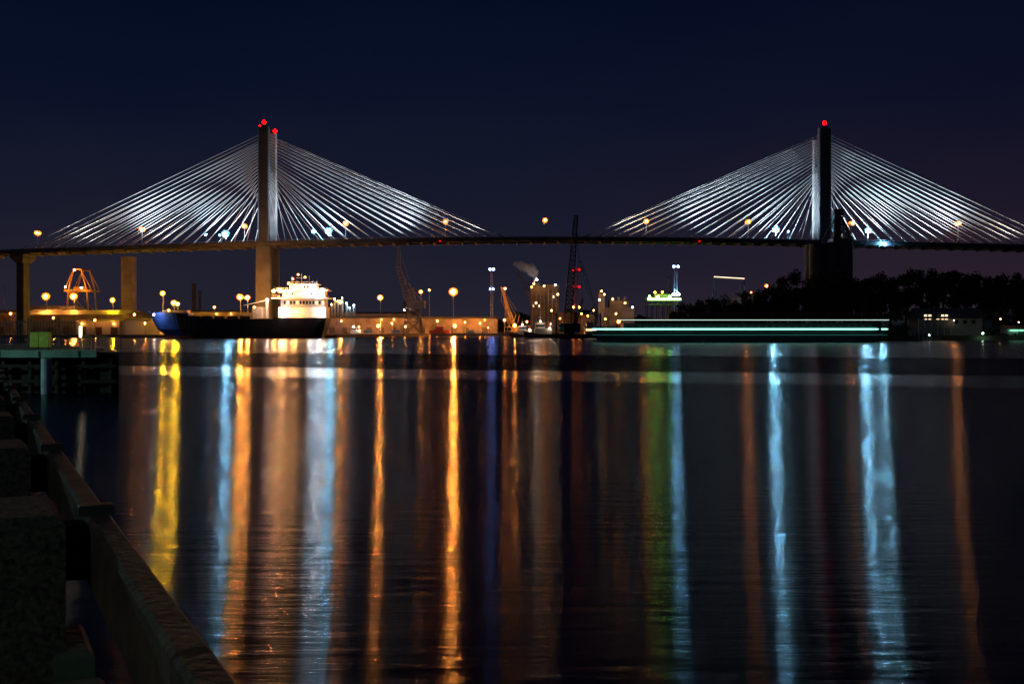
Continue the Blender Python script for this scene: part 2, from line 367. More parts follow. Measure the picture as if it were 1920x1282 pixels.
m.box(sx(508),sx(616),584.5,599.5,szz(560)+.01,szz(557.5),shipw)
m.box(sx(528),sx(606),587.5,597,szz(557.5)+.01,szz(545),shipw)
m.box(sx(514),sx(614),585,599,szz(545)+.01,szz(543),shipw)
m.box(sx(540),sx(590),588,596.5,szz(543)+.01,szz(533),shipw)
m.box(sx(536),sx(594),587,597.5,szz(533)+.01,szz(531.8),shipw)
win=emit('cabin_light',(1,0.75,0.4),2.5,False)
for e0,e1,b0,b1,yy in ((570,564,530,604,586.93),(553,548,532,602,587.43),(540,535,543,588,587.93)):
    bb=b0
    while bb<b1:
        m.box(sx(bb),sx(bb+3.2),yy-0.05,yy+0.04,szz(e0),szz(e1),glass if random.random()<0.6 else win); bb+=6
for e_,b0,b1,yy in ((557.5,508,616,584.6),(543,514,614,585.1),(531.8,536,594,587.1)):
    bb=b0
    while bb<=b1:
        m.beam((sx(bb),yy,szz(e_)),(sx(bb),yy,szz(e_)+1.1),0.05,shipw); bb+=4
    m.beam((sx(b0),yy,szz(e_)+1.1),(sx(b1),yy,szz(e_)+1.1),0.06,shipw)
m.beam((sx(585),592,szz(532)),(sx(586),592,szz(522)),1.5,hullb,10,1.2)
m.beam((sx(560),592,szz(532)),(sx(560),592,szz(512)),0.22,shipw,6,0.12); m.beam((sx(550),592,szz(520)),(sx(570),592,szz(520)),0.12,shipw)
m.beam((sx(542),592,szz(532)),(sx(542),592,szz(517)),0.18,shipw); m.beam((sx(575),592,szz(532)),(sx(575),592,szz(516)),0.15,shipw)
m.sph((sx(552),591,szz(528)),0.8,shipw); m.obj('superstructure',sh)
m=MB()
m.box(sx(470),sx(488),588,596,11,szz(575),shipw); m.beam((sx(496),590,11),(sx(496),590,szz(560)),0.9,shipw,8)
m.beam((sx(496),590,szz(562)),(sx(452),590,szz(572)),0.5,shipw,4,0.25)
for k in range(5): m.box(sx(352+k*24),sx(371+k*24),586.5,597.5,10.7,12.3,hulld)
m.beam((sx(318),592,14),(sx(318),592,szz(572)),0.25,shipw,6); m.beam((sx(312),592,szz(576)),(sx(324),592,szz(576)),0.12,shipw)
m.box(sx(300),sx(345),588,596,14.0,15.4,shipw); m.box(sx(325),sx(350),587,597,10.8,14,hullb)
for k in range(24):
    xx=sx(280+k*10); m.beam((xx,YS-8.2,11 if k>8 else 13.8),(xx,YS-8.2,12.2 if k>8 else 15),0.06,steel)
m.obj('deck_gear',sh)
m=MB(); slm=emit('ship_flood_warm',(1,0.40,0.11),1150); slw=emit('ship_flood_white',(1,0.76,0.70),900); sly=emit('ship_small',WARM,60)
for b_,e_,r_,mt in ((514,546,0.5,slm),(526,545,0.65,slm),(534,548,0.5,slm),(549,541,0.5,slm),(580,545,0.4,slw),(597,546,0.55,slw),(606,543,0.35,slm),(556,584,0.3,slm),(600,586,0.3,slw),(530,586,0.3,slw),(502,562,.4,slw),  # white lamp nearest the tower is added to turn its leg greyer
      (550,523,0.3,sly),(560,515,0.3,sly),(573,520,0.3,sly),(543,531,0.3,sly),(318,582,0.4,sly),(290,590,.3,slw),(478,576,.4,sly)):
    m.lum((sx(b_),582.6,szz(e_)),r_,mt,halo_o,1.9,0.9,5); m.beam((sx(b_),583.8,szz(e_)),(sx(b_),587.5,szz(e_)-0.4),0.1,dark)
m.obj('floodlights',sh)

# ---------------------------------------------------------------- warehouses / buildings
def warehouse(b0,b1,Y_,eave,ridge,depth,wall,name='warehouse',doors=True,lamps=None,base=GZ,par=None):
    x0,x1=X(b0,Y_),X(b1,Y_); ze=Z(eave,Y_); zr=Z(ridge,Y_)
    m=MB(); m.box(x0,x1,Y_,Y_+depth,base,ze,wall)
    m.gable(x0-0.6,x1+0.6,Y_-0.8,Y_+depth+0.8,ze+0.02,zr,roofm)
    xx=x0+2
    while doors and xx<x1-6:
        m.box(xx,xx+4.2,Y_-0.08,Y_+0.05,base,base+min(4.5,(ze-base)*0.62),doorm)
        m.box(xx+5.2,xx+5.5,Y_-0.25,Y_+0.05,base,ze-0.1,wall)
        if lamps and random.random()<0.4:
            m.sph((xx+2.1,Y_-1.1,ze-1.2),0.34,lamps,6,4)
        xx+=9.5*random.choice((1,1,1.5))
    return m.obj(name)
wl=emit('wall_lamp',ORANGE,80)
warehouse(55,232,668,590,580,50,wallt,lamps=wl)
warehouse(40,120,720,580,572,40,wallw,lamps=wl)
warehouse(233,300,632,600,596,20,wallw,doors=False)
warehouse(142,232,640,603,599,18,wallw,lamps=wl)
warehouse(612,780,815,596,592,60,wallt,lamps=wl)
warehouse(782,932,812,597,592,60,wallt,lamps=wl)
warehouse(640,770,960,588,584,60,wallt)
warehouse(300,470,700,585,580,40,wallt,lamps=wl)
warehouse(-160,38,690,588,580,40,wallt)
def plant():
    e=empty('process_plant')
    m=MB(); Y_=1000
    m.box(X(995,Y_),X(1022,Y_),Y_,Y_+30,GZ,Z(536,Y_),tan); m.box(X(1022,Y_)+.02,X(1048,Y_),Y_+2,Y_+28,GZ,Z(533,Y_),tan)
    for k in range(5):
        z=GZ+4+k*8.5; m.box(X(995,Y_)-.3,X(1048,Y_)+.3,Y_-0.3,Y_+30.3,z,z+0.5,concrete)
    for k in range(9):
        for j in range(4):
            x=X(999+k*5.4,Y_); z=GZ+7+j*8.5; m.box(x,x+1.1,Y_-0.1,Y_+2.05,z,z+2,win if random.random()<.15 else doorm)
    for k in range(7):
        x=X(998+k*7.5,Y_); m.beam((x,Y_-0.6,GZ),(x,Y_-0.6,Z(545+random.uniform(-6,18),Y_)),0.5,steel,6)
    m.box(X(1000,Y_),X(1012,Y_),Y_+5,Y_+15,Z(536,Y_),Z(530,Y_),tan)
    m.beam((X(1003,Y_),Y_+20,Z(536,Y_)),(X(1003,Y_),Y_+20,Z(523,Y_)),1.2,steel,8)
    m.obj('main_block',e)
    m=MB(); Y_=1010
    m.box(X(1122,Y_),X(1134,Y_),Y_,Y_+14,GZ,Z(549,Y_),tan); m.box(X(1125,Y_),X(1131,Y_),Y_+2,Y_+10,Z(549,Y_),Z(543,Y_),tan)
    m.box(X(1134,Y_)+.02,X(1190,Y_),Y_+3,Y_+30,GZ,Z(576,Y_),tan)
    m.box(X(1144,Y_),X(1180,Y_),Y_+6,Y_+26,Z(576,Y_)+.01,Z(563,Y_),tan)
    for k in range(3): m.beam((X(1150+k*12,Y_),Y_+10,Z(563,Y_)),(X(1150+k*12,Y_),Y_+10,Z(556,Y_)),1.5,steel,10)
    m.beam((X(1060,Y_),Y_-5,GZ),(X(1060,Y_),Y_-5,Z(586,Y_)),7,tan,16); m.beam((X(1098,Y_),Y_-5,GZ),(X(1098,Y_),Y_-5,Z(590,Y_)),8,tan,16)
    m.obj('silo_block',e)
    m=MB(); pl=emit('plant_lamp',(1,0.42,0.08),45); pw=emit('plant_lamp_white',(0.7,0.9,1),50)
    for i,(b_,e_,Y_) in enumerate(((997,538,988),(1001,532,990),(1020,536,988),(1041,534,988),(1046,552,988),(1005,568,984),(1034,582,984),(1128,546,998),(1124,562,998),(1133,552,1000),(1149,561,1003),(1172,568,1000),(1113,582,996),(1186,576,1000),(1155,588,994),(1090,588,986))):
        p=P(b_,e_,Y_); m.sph(p,0.75,pw if i in(3,8,13) else pl,6,4); m.beam(p,(p.x,p.y+14,p.z-1),0.12,dark)
    p=P(1006,524,1006); m.sph(p,0.7,emit('steam_fill',(1,0.85,0.7),420),6,4); m.beam(p,(p.x,p.y,Z(531,1006)),0.15,dark)  # added lamp, put in to brighten the steam
    m.obj('plant_lights',e)
plant()
m=MB(); Y_=900
for b_,t_ in ((622,572),(628,562),(634,566),(642,560),(650,570),(656,578),(664,574)):
    x=X(b_,Y_); m.beam((x,Y_,GZ),(x,Y_,Z(t_,Y_)),1.1,steel,8); m.sph((x,Y_-2,Z(t_,Y_)+0.6),0.55,emit('proc_lamp',(0.3,0.7,1) if b_>645 else WARM,80),6,4)
for z in (6,12,18): m.box(X(620,Y_),X(668,Y_),Y_-1.6,Y_-1.2,z,z+0.4,steel)
m.obj('refinery_columns')
m=MB(); m.box(X(227,700),X(248,700),700,708,GZ,Z(483,700),tan); m.box(X(226.4,700),X(248.6,700),699.6,708.4,Z(483,700),Z(481,700),tan)
for k in range(7): m.box(X(227,700)+.3,X(248,700)-.3,699.85,700.1,10+k*5,10.25+k*5,doorm)
m.obj('concrete_tower')
for b_,t_,Y_,r_ in ((364,531,1000,1.8),(375,545,1000,1.2),(1254,517,900,1.6)):
    m=MB(); m.beam((X(b_,Y_),Y_,GZ),(X(b_,Y_),Y_,Z(t_,Y_)),r_*1.2,siloc,12,r_); m.beam((X(b_,Y_),Y_,Z(t_+4,Y_)),(X(b_,Y_),Y_,Z(t_+2,Y_)),r_*1.25,dark,12); m.obj('smokestack')
m=MB(); Y_=900; 
def q(b_,e_,yo=0): p=P(b_,e_,Y_); p.y+=yo; return p
for yo in (0,18):
    m.beam(q(123,622,yo),q(128,545,yo),0.9,crane_o); m.beam(q(168,622,yo),q(163,545,yo),0.9,crane_o)
    m.beam(q(120,545,yo),q(172,545,yo),1.2,crane_o); m.beam(q(122,585,yo),q(168,585,yo),0.7,crane_o)
    m.beam(q(128,545,yo),q(138,505,yo),0.7,crane_o); m.beam(q(163,545,yo),q(152,505,yo),0.7,crane_o); m.beam(q(136,505,yo),q(154,505,yo),0.9,crane_o)
    m.beam(q(152,505,yo),q(172,545,yo),0.4,crane_o); m.beam(q(138,505,yo),q(120,545,yo),0.4,crane_o); m.beam(q(128,545,yo),q(163,585,yo),0.4,crane_o)
for b_,e_ in ((128,545),(163,545),(138,505),(152,505),(123,622),(168,622)): m.beam(q(b_,e_,0),q(b_,e_,18),0.6,crane_o)
m.box(X(135,Y_),X(156,Y_),Y_+3,Y_+14,Z(545,Y_)+1,Z(537,Y_),crane_o)
for b_,e_ in ((128,538),(158,540),(145,507)): m.sph(q(b_,e_,-6),0.7,emit('gantry_lamp',ORANGE,260),6,4)
m.obj('gantry_crane')
def portal(b_,Y_,base_e=626):
    m=MB(); S=Y_/F; crane_d=crane_g
    def r(db,e_,yo=0): p=P(b_+db,e_,Y_); p.y+=yo; return p
    w=6.0
    for yo in(-w,w):
        for s_ in(-1,1):
            m.beam(r(s_*18,base_e,yo),r(s_*11,583,yo),0.75,crane_d); m.beam(r(s_*18,base_e,yo),r(-s_*12,602,yo),0.45,crane_d); m.beam(r(s_*15,605,yo),r(-s_*11,583,yo),0.45,crane_d)
        m.beam(r(-16,603,yo),r(16,603,yo),0.5,crane_d); m.beam(r(-13,583,yo),r(13,583,yo),0.75,crane_d)
    for s_ in(-1,1): m.beam(r(s_*11,583,-w),r(s_*11,583,w),0.5,crane_d); m.beam(r(s_*18,base_e,-w),r(s_*18,base_e,w),0.5,crane_d)
    m.beam(r(0,583),r(0,578),3.5,crane_d,12)
    a=r(-14,578); c=r(22,564); m.box(a.x,c.x,Y_-4,Y_+4,a.z,c.z,crane_d)
    a=r(-18,576); c=r(-12,566); m.box(a.x,c.x,Y_-5,Y_-2,a.z,c.z,glass)
    m.lattice(r(-2,564),r(-4,540),5,2.5,5,0.36,crane_d)
    m.lattice(r(-8,566),r(-28,500),4.2,3.2,10,0.42,crane_d); m.lattice(r(-28,500),r(-27,462),3.2,1.4,7,0.38,crane_d)
    m.beam(r(-4,540),r(-28,500),0.22,crane_d); m.beam(r(-4,540),r(-27,464),0.14,crane_d); m.beam(r(-4,540),r(18,566),0.3,crane_d)
    m.beam(r(-27,463),r(-27,520),0.1,crane_d)
    m.sph(r(-16,581,-5),0.4,emit('crane_work_lamp',(1,.6,.3),120),6,4)
    m.obj('portal_crane')
portal(775,793)
def jib(b0,e0,b1,e1,Y_,w0,matl,name,base=GZ,mastb=None):
    m=MB(); p=P(b0,e0,Y_); q_=P(b1,e1,Y_)
    m.lattice(p,q_,w0,w0*0.45,14,0.28,matl)
    m.box(p.x-3.5,p.x+4,Y_-3,Y_+3,base+1.4,base+5.2,matl); m.box(p.x-4,p.x-1.5,Y_-4,Y_-3.1,base+1.8,base+4.6,glass)
    for s_ in(-1,1): m.box(p.x-4.5,p.x+4.5,Y_+s_*3-0.7,Y_+s_*3+0.7,base,base+1.35,dark)
    m.beam((p.x+2.5*(1 if q_.x<p.x else -1),Y_,base+5.2),(p.x+5*(1 if q_.x<p.x else -1),Y_,base+14),0.3,matl)
    m.beam((p.x+5*(1 if q_.x<p.x else -1),Y_,base+14),q_,0.1,matl); m.beam((p.x,Y_,base+5.2),(p.x,Y_,p.z),w0*0.3,matl)
    m.beam(q_,(q_.x,Y_,q_.z-12),0.09,matl)
    return m.obj(name)
jib(1015,605,969,506,800,3.2,crane_g,'crawler_crane')
jib(1121,600,1088,490,805,3.4,bluep,'crawler_crane')
jib(962,606,940,538,810,2.6,crane_o,'crawler_crane')
jib(955,606,944,545,830,2.6,crane_o,'crawler_crane')
m=MB(); Y_=600; x0,x1=X(1038,Y_),X(1128,Y_)
m.add([(x0+3,Y_-8,-1),(x1-3,Y_-8,-1),(x1-3,Y_+8,-1),(x0+3,Y_+8,-1),(x0,Y_-8,2.3),(x1,Y_-8,2.3),(x1,Y_+8,2.3),(x0,Y_+8,2.3)],[(0,1,5,4),(1,2,6,5),(2,3,7,6),(3,0,4,7),(4,5,6,7)],hulld)
p=P(1064,604,Y_); t=P(1080,405,Y_)
m.lattice(p,t,4.4,2.0,24,0.32,crane_d)
m.box(p.x-4,p.x+7,Y_-4,Y_+4,3.6,8.2,crane_d); m.beam((p.x+1,Y_,2.3),(p.x+1,Y_,3.6),3.2,dark,12)
m.box(p.x-5,p.x-2,Y_-5,Y_-4.1,4,7.4,glass)
m.lattice((p.x+4,Y_,8.2),(p.x+8.5,Y_,22),2,1.2,5,0.18,crane_d); m.beam((p.x+8.5,Y_,22),t,0.12,crane_d); m.beam((p.x+8.5,Y_,22),(p.x+7,Y_,8),0.15,crane_d)
m.beam(t,(t.x+2,Y_,30),0.1,crane_d)
m.box(X(1096,Y_),X(1118,Y_),Y_-4,Y_+4,2.31,6.5,shipw); m.box(X(1099,Y_),X(1112,Y_),Y_-3,Y_+3,6.51,9,shipw)
for k in range(5): m.box(X(1098+k*4,Y_),X(1100+k*4,Y_),Y_-4.06,Y_-3.95,4,5.2,win)
for b_ in (1042,1124): m.beam((X(b_,Y_),Y_-6,-2),(X(b_,Y_),Y_-6,14),0.5,crane_d,8)
m.obj('crane_barge')
def tug(b_,Y_,s=1.0,lit=True):
    m=MB(); x=X(b_,Y_); L=22*s; st_=[]
    for i in range(13):
        t=i/12; hw=4*s*min(1,(t/0.25+0.05))**0.6*(1 if t<.85 else 1-0.3*(t-.85)/.15); zt=3.4*s-1.6*s*ss(0,0.5,t); xx=x-L/2+t*L
        st_.append([(xx+(1-t)*2*s,Y_-hw*.8,-1),(xx,Y_-hw,zt),(xx,Y_+hw,zt),(xx+(1-t)*2*s,Y_+hw*.8,-1)])
    for i in range(12):
        for j in range(3): m.add([st_[i][j],st_[i+1][j],st_[i+1][j+1],st_[i][j+1]],[(0,1,2,3)],hulld)
    m.add(st_[-1],[(0,1,2,3)],hulld)
    m.box(x-5*s,x+4*s,Y_-2.6*s,Y_+2.6*s,2*s,4.8*s,shipw); m.box(x-4.5*s,x+0.5*s,Y_-2*s,Y_+2*s,4.81*s,7.6*s,shipw); m.box(x-4.4*s,x+0.4*s,Y_-2.05*s,Y_+2.05*s,5.9*s,6.9*s,glass)
    m.box(x-4.8*s,x+0.8*s,Y_-2.3*s,Y_+2.3*s,7.61*s,7.8*s,shipw)
    m.beam((x+2.4*s,Y_,4.8*s),(x+2.4*s,Y_,8*s),0.7*s,redp,8); m.beam((x-2*s,Y_,7.8*s),(x-2*s,Y_,12.5*s),0.14*s,shipw); m.beam((x-3*s,Y_,10.5*s),(x-1*s,Y_,10.5*s),0.08*s,shipw)
    if lit:
        m.sph((x-2*s,Y_-2.9*s,8.6*s),0.3,emit('tug_lamp',(1,.8,.6),160),6,4); m.sph((x+3*s,Y_-3*s,5.2*s),0.25,emit('tug_lamp',(1,.8,.6),160),6,4)
    m.obj('tugboat')
tug(1020,610,1.1); tug(985,640,0.9); tug(1150,650,0.9,False); tug(668,770,0.8)
for b_,e_,mm in ((812,626,redp),(824,626,redp),(824,620,redp),(836,626,redp),(884,626,bluep),(896,626,wallw),(742,627,bluep),(690,627,bluep)):
    Y_=795; p=P(b_,e_,Y_); m=MB(); zb=GZ if e_>624 else GZ+2.62
    m.box(p.x-3,p.x+3,Y_,Y_+2.4,zb,zb+2.6,mm)
    for k in range(12): m.box(p.x-2.8+k*0.48,p.x-2.6+k*0.48,Y_-0.06,Y_-0.001,zb+0.15,zb+2.45,mm)
    m.obj('shipping_container')
m=MB(); Y_=640; x0,x1=X(1214,Y_),X(1276,Y_)
for k in range(7):
    x=x0+(x1-x0)*k/6
    for yo in(0,8): m.beam((x,Y_+yo,-1),(x,Y_+yo,Z(556,Y_)),0.3,crane_d)
m.box(x0,x1,Y_-1,Y_+9,Z(572,Y_),Z(570,Y_),steel); m.box(x0,x1,Y_-1,Y_+9,Z(562,Y_),Z(560.5,Y_),steel)
m.box(X(1228,Y_),X(1256,Y_),Y_+1,Y_+7,Z(560.4,Y_),Z(551,Y_),roofm)
gl=emit('green_tube',(0.40,1,0.15),12); gl2=emit('green_lamp',(0.25,1,0.12),120)
m.box(x0,x1,Y_-1.5,Y_-1.05,Z(562.8,Y_),Z(559,Y_),gl)
for b_,e_,mt in ((1218,556,gl2),(1228,548,emit('yel_l',YELLOW,60)),(1242,548,emit('yel_l',YELLOW,60)),(1256,556,gl2),(1234,556,gl2)): m.sph(P(b_,e_,Y_-2),0.6,mt,6,4); 
m.obj('loading_platform')
m=MB(); Y_=760; a=P(1338,520,Y_); c=P(1395,523.5,Y_)  # made-up gantry holding a glowing line in place of a light trail
m.beam(a,c,1.3,roofm); m.beam(a+Vector((0,-1.6,0.4)),c+Vector((0,-1.6,0.4)),0.28,emit('light_trail_line',(1,0.7,0.45),3))
for t in (0.03,0.97): 
    p=a.lerp(c,t); m.lattice((p.x,p.y,2),(p.x,p.y,p.z-1),3,2,10,0.2,crane_d)
m.obj('light_trail_gantry')
warehouse(1385,1440,850,556,548,30,tan,lamps=wl)
mast(1408,548,848,0.9,so3)

# ---------------------------------------------------------------- steam (soft puffs)
sm=bpy.data.materials.new('steam'); sm.use_nodes=True; n=sm.node_tree.nodes; l=sm.node_tree.links; n.remove(n['Principled BSDF'])
pv=n.new('ShaderNodeVolumePrincipled'); pv.inputs['Color'].default_value=(0.95,0.95,0.95,1)
tc=n.new('ShaderNodeTexCoord'); ln=n.new('ShaderNodeVectorMath'); ln.operation='LENGTH'; l.new(tc.outputs['Object'],ln.inputs[0])
geo=n.new('ShaderNodeNewGeometry'); nz=n.new('ShaderNodeTexNoise'); nz.inputs['Scale'].default_value=0.22; nz.inputs['Detail'].default_value=4; l.new(geo.outputs['Position'],nz.inputs['Vector'])
a1=n.new('ShaderNodeMath'); a1.operation='MULTIPLY_ADD'; l.new(nz.outputs['Fac'],a1.inputs[0]); a1.inputs[1].default_value=-1.6; l.new(ln.outputs['Value'],a1.inputs[2])
mr=n.new('ShaderNodeMapRange'); l.new(a1.outputs[0],mr.inputs[0]); mr.inputs[1].default_value=0.15; mr.inputs[2].default_value=-0.6; mr.inputs[3].default_value=0; mr.inputs[4].default_value=0.22
l.new(mr.outputs[0],pv.inputs['Density']); l.new(pv.outputs[0],n['Material Output'].inputs['Volume'])
stm=empty('steam_plume')
for b_,e_,rx,rz in ((1003,517,3.5,4),(999,510,6,5.5),(993,504,8,6),(984,500,8,5),(974,496,7,4)):
    m=MB(); m.sph((0,0,0),1.0,sm,16,10); o=m.obj('puff',stm); o.location=P(b_,e_,1020); o.scale=(rx,5,rz)

# ---------------------------------------------------------------- grain silos at right tower
m=MB(); Y_=590
for k in range(3):
    for j in range(2):
        cx=X(1531+k*27,Y_); m.beam((cx,Y_+j*8.2,5),(cx,Y_+j*8.2,Z(455 if k else 458,Y_)),4.1,siloc,20)
m.box(X(1560,Y_),X(1590,Y_),Y_-2,Y_+8,Z(455,Y_),Z(447,Y_),siloc)
m.lattice((X(1572,Y_),Y_+2,Z(455,Y_)),(X(1572,Y_),Y_+2,Z(394,Y_)),5.5,4.5,9,0.3,crane_d)
m.box(X(1564,Y_),X(1581,Y_),Y_-1,Y_+5,Z(404,Y_),Z(392,Y_),siloc); m.box(X(1566,Y_),X(1576,Y_),Y_,Y_+4,Z(447,Y_),Z(404,Y_),siloc)
m.lattice((X(1593,Y_),Y_+2,Z(455,Y_)),(X(1593,Y_),Y_+2,Z(420,Y_)),3,3,6,0.25,crane_d)
m.beam((X(1578,Y_),Y_,Z(408,Y_)),(X(1596,Y_),Y_,Z(450,Y_)),0.6,siloc); m.beam((X(1566,Y_),Y_,Z(408,Y_)),(X(1540,Y_),Y_,Z(456,Y_)),0.5,siloc)
m.obj('grain_silo')

# ---------------------------------------------------------------- trees
def tree(m,x,y,z0,h,r,nq,ls=1.0):
    m.beam((x,y,z0-0.5),(x+random.uniform(-.5,.5),y,z0+h*0.45),0.03*h,bark,6,0.015*h)
    ctr=[]
    for k in range(random.randint(8,12)):
        a=random.uniform(0,6.28); rr=r*random.uniform(0.15,0.8); zz=z0+h*random.uniform(0.34,0.95)
        f=1-0.5*max(0,(zz-z0)/h-0.6)/0.4
        c=Vector((x+math.cos(a)*rr*f,y+math.sin(a)*rr*f,zz)); ctr.append((c,r*random.uniform(0.28,0.45)))
        m.beam((x,y,z0+h*random.uniform(.25,.42)),c,0.012*h,bark,4,0.004*h)
    mi=[m.m(leafA),m.m(leafB)]
    for k in range(nq):
        c,cr_=random.choice(ctr)
        d=Vector((random.gauss(0,1),random.gauss(0,1),random.gauss(0,0.8))); d=d/(d.length+1e-6)*cr_*random.random()**0.4
        p=c+d; u=Vector((random.gauss(0,1),random.gauss(0,1),random.gauss(0,1))).normalized(); w_=u.cross(Vector((random.gauss(0,1),random.gauss(0,1),random.gauss(0,1)))).normalized()
        s_=ls*random.uniform(0.35,0.8); o=len(m.v)
        m.v+=[tuple(p-u*s_),tuple(p+w_*s_*0.6),tuple(p+u*s_),tuple(p-w_*s_*0.6)]; m.f.append((o,o+1,o+2,o+3)); m.mi.append(mi[0] if random.random()<0.65 else mi[1])
profile=[(1255,590),(1285,566),(1340,556),(1420,544),(1450,526),(1500,514),(1560,506),(1610,514),(1680,508),(1740,504),(1800,508),(1860,505),(1900,514),(1960,518),(2100,512)]
def top(b_):
    for (a,za),(c,zc) in zip(profile,profile[1:]):
        if a<=b_<=c: return za+(zc-za)*(b_-a)/(c-a)
    return 560
rowdef=[(545,0,24,1.0),(522,8,26,1.0),(500,26,26,1.0)]
for Y_,drop,step,_ in rowdef:
    b_=1268 if Y_>510 else 1300
    while b_<2060:
        yy=Y_+random.uniform(-8,8); x=X(b_,yy)
        if Y_<505 and 1690<b_<1870: b_+=step; continue
        z0=max(1.5,bank(x,yy)); zt=Z(top(b_)+drop+random.uniform(-5,10),yy)
        h=zt-z0
        if h>3:
            m=MB(); tree(m,x,yy,z0,h,max(3.2,min(7.5,h*0.42)),int(420+h*45)); m.obj('oak_tree')
        b_+=step*random.uniform(0.75,1.2)
m=MB()
for k in range(5200):
    b_=random.uniform(1290,2050); yy=random.uniform(482,492)
    if 1715<b_<1850: continue
    x=X(b_,yy); z=max(1.2,bank(x,yy))+abs(random.gauss(0,1.6))*(0.6+0.5*math.sin(x*0.3))
    u=Vector((random.gauss(0,1),random.gauss(0,1),random.gauss(0,1))).normalized(); w_=u.cross(Vector((random.gauss(0,1),random.gauss(0,1),1))).normalized(); s_=random.uniform(.3,.8); p=Vector((x,yy,z))
    m.add([p-u*s_,p+w_*s_*.6,p+u*s_,p-w_*s_*.6],[(0,1,2,3)],leafA)
m.obj('shrubs')
m=MB()
for k in range(9000):
    b_=random.uniform(-250,2200); yy=random.uniform(1400,1500); x=X(b_,yy)
    hh=17+6*math.sin(x*0.02)+4*math.sin(x*0.071+1)+3*math.sin(x*.19)
    z=1.5+hh*random.random()**0.6+random.uniform(0,2)
    p=Vector((x,yy,z)); a=random.uniform(0,3.14); s_=random.uniform(1.5,3.6)
    u=Vector((math.cos(a),0.3,math.sin(a))); w_=Vector((-math.sin(a),random.uniform(-.5,.5),math.cos(a)))
    m.add([p-u*s_,p+w_*s_,p+u*s_,p-w_*s_],[(0,1,2,3)],leafA)
m.obj('distant_trees')

# ---------------------------------------------------------------- right bank details
m=MB(); Y_=492; x0,x1=X(1722,Y_),X(1842,Y_); zb=2.0; ze=Z(597,Y_); zr=Z(577,Y_)
housew=mat('house_siding',(0.25,0.25,0.24),0.8,scale=1); roofd=mat('shingles',(0.14,0.15,0.15),0.85,scale=2)
m.box(x0,x1,Y_,Y_+12,zb,ze,housew); m.gable(x0-1,x1+1,Y_-1.5,Y_+13,ze+.02,zr,roofd)
m.box(x0-2,x0+14,Y_-4,Y_-0.02,zb+3,zb+3.3,housew)
for k in range(6): m.beam((x0-1.5+k*3,Y_-3.7,zb-1),(x0-1.5+k*3,Y_-3.7,ze-0.2),0.12,wallw)
m.box(x0-2,x0+14,Y_-4,Y_-0.02,ze-0.2,ze+0.01,roofd)
hw=emit('house_window',(1,0.72,0.42),2.2,False)
for b_ in (1733,1741,1756,1765,1772): m.box(X(b_,Y_),X(b_+5,Y_),Y_-0.08,Y_+0.02,Z(599,Y_),Z(590 if b_!=1756 else 593,Y_),hw)
for b_ in (1790,1806,1822): m.box(X(b_,Y_),X(b_+7,Y_),Y_-0.08,Y_+0.02,Z(607,Y_),Z(600,Y_),glass)
m.sph((X(1785,Y_),Y_-2,ze-1),0.18,emit('porch_lamp',(1,0.7,0.4),45),6,4)
m.beam((X(1812,Y_),Y_+6,zr-2),(X(1812,Y_),Y_+6,zr+1.5),0.7,housew)
m.obj('riverside_house')
m=MB(); Y_=484; x0,x1=X(1888,Y_),X(1950,Y_)
m.box(x0,x1,Y_,Y_+7,1.5,Z(622,Y_)+1.2,wallw); m.gable(x0-.5,x1+.5,Y_-.8,Y_+7.8,Z(622,Y_)+1.22,Z(612,Y_)+0.5,roofd)
m.box(x0+1,x1-1,Y_-0.9,Y_-0.81,Z(622,Y_)+0.5,Z(622,Y_)+0.75,emit('shed_tube',(0.3,1,0.65),3)); m.obj('boat_shed')
m=MB()
for k in range(7):
    for yo in(0,3): m.beam((X(1700,474)+k*1.8,472+yo,-2),(X(1700,474)+k*1.8,472+yo,3.4),0.17,wood_d,6)
m.box(X(1700,474)-.5,X(1700,474)+11.5,471.6,476,1.9,2.1,timber); m.box(X(1704,474),X(1704,474)+3,473,475,2.11,4.4,wallw); m.obj('wooden_dock')
for b_,t_,Y_ in ((1700,563,486),(1716,530,500),(1898,556,500),(8,535,660)):
    m=MB(); x=X(b_,Y_); m.beam((x,Y_,1),(x,Y_,Z(t_,Y_)),0.16,bark,6,0.1); m.beam((x-1.2,Y_,Z(t_+4,Y_)),(x+1.2,Y_,Z(t_+4,Y_)),0.08,bark)
    for s_ in(-1,0,1): m.beam((x+s_,Y_,Z(t_+4,Y_)),(x+s_,Y_,Z(t_+4,Y_)+.4),0.06,glass)
    m.obj('utility_pole')
def post(b_,e_,Y_,r_,mt,base=1.5):
    m=MB(); p=P(b_,e_,Y_); m.beam((p.x,Y_,base),(p.x,Y_,p.z),0.08,dark); m.sph(p,r_,mt,6,4); m.box(p.x-r_,p.x+r_,Y_-r_,Y_+r_,p.z+r_,p.z+r_+.1,dark); m.obj('lamp_post')
post(1843,625,478,0.32,emit('post_green',(0.6,1,0.8),60)); post(1743,628,476,0.25,emit('post_white',(0.6,0.8,1),60)); post(1660,600,486,0.2,emit('post_green',(0.6,1,0.8),60)); post(1876,598,486,0.22,emit('post_warm',(1,0.5,0.2),50)); post(1910,604,482,0.2,emit('post_warm',(1,0.5,0.2),50))

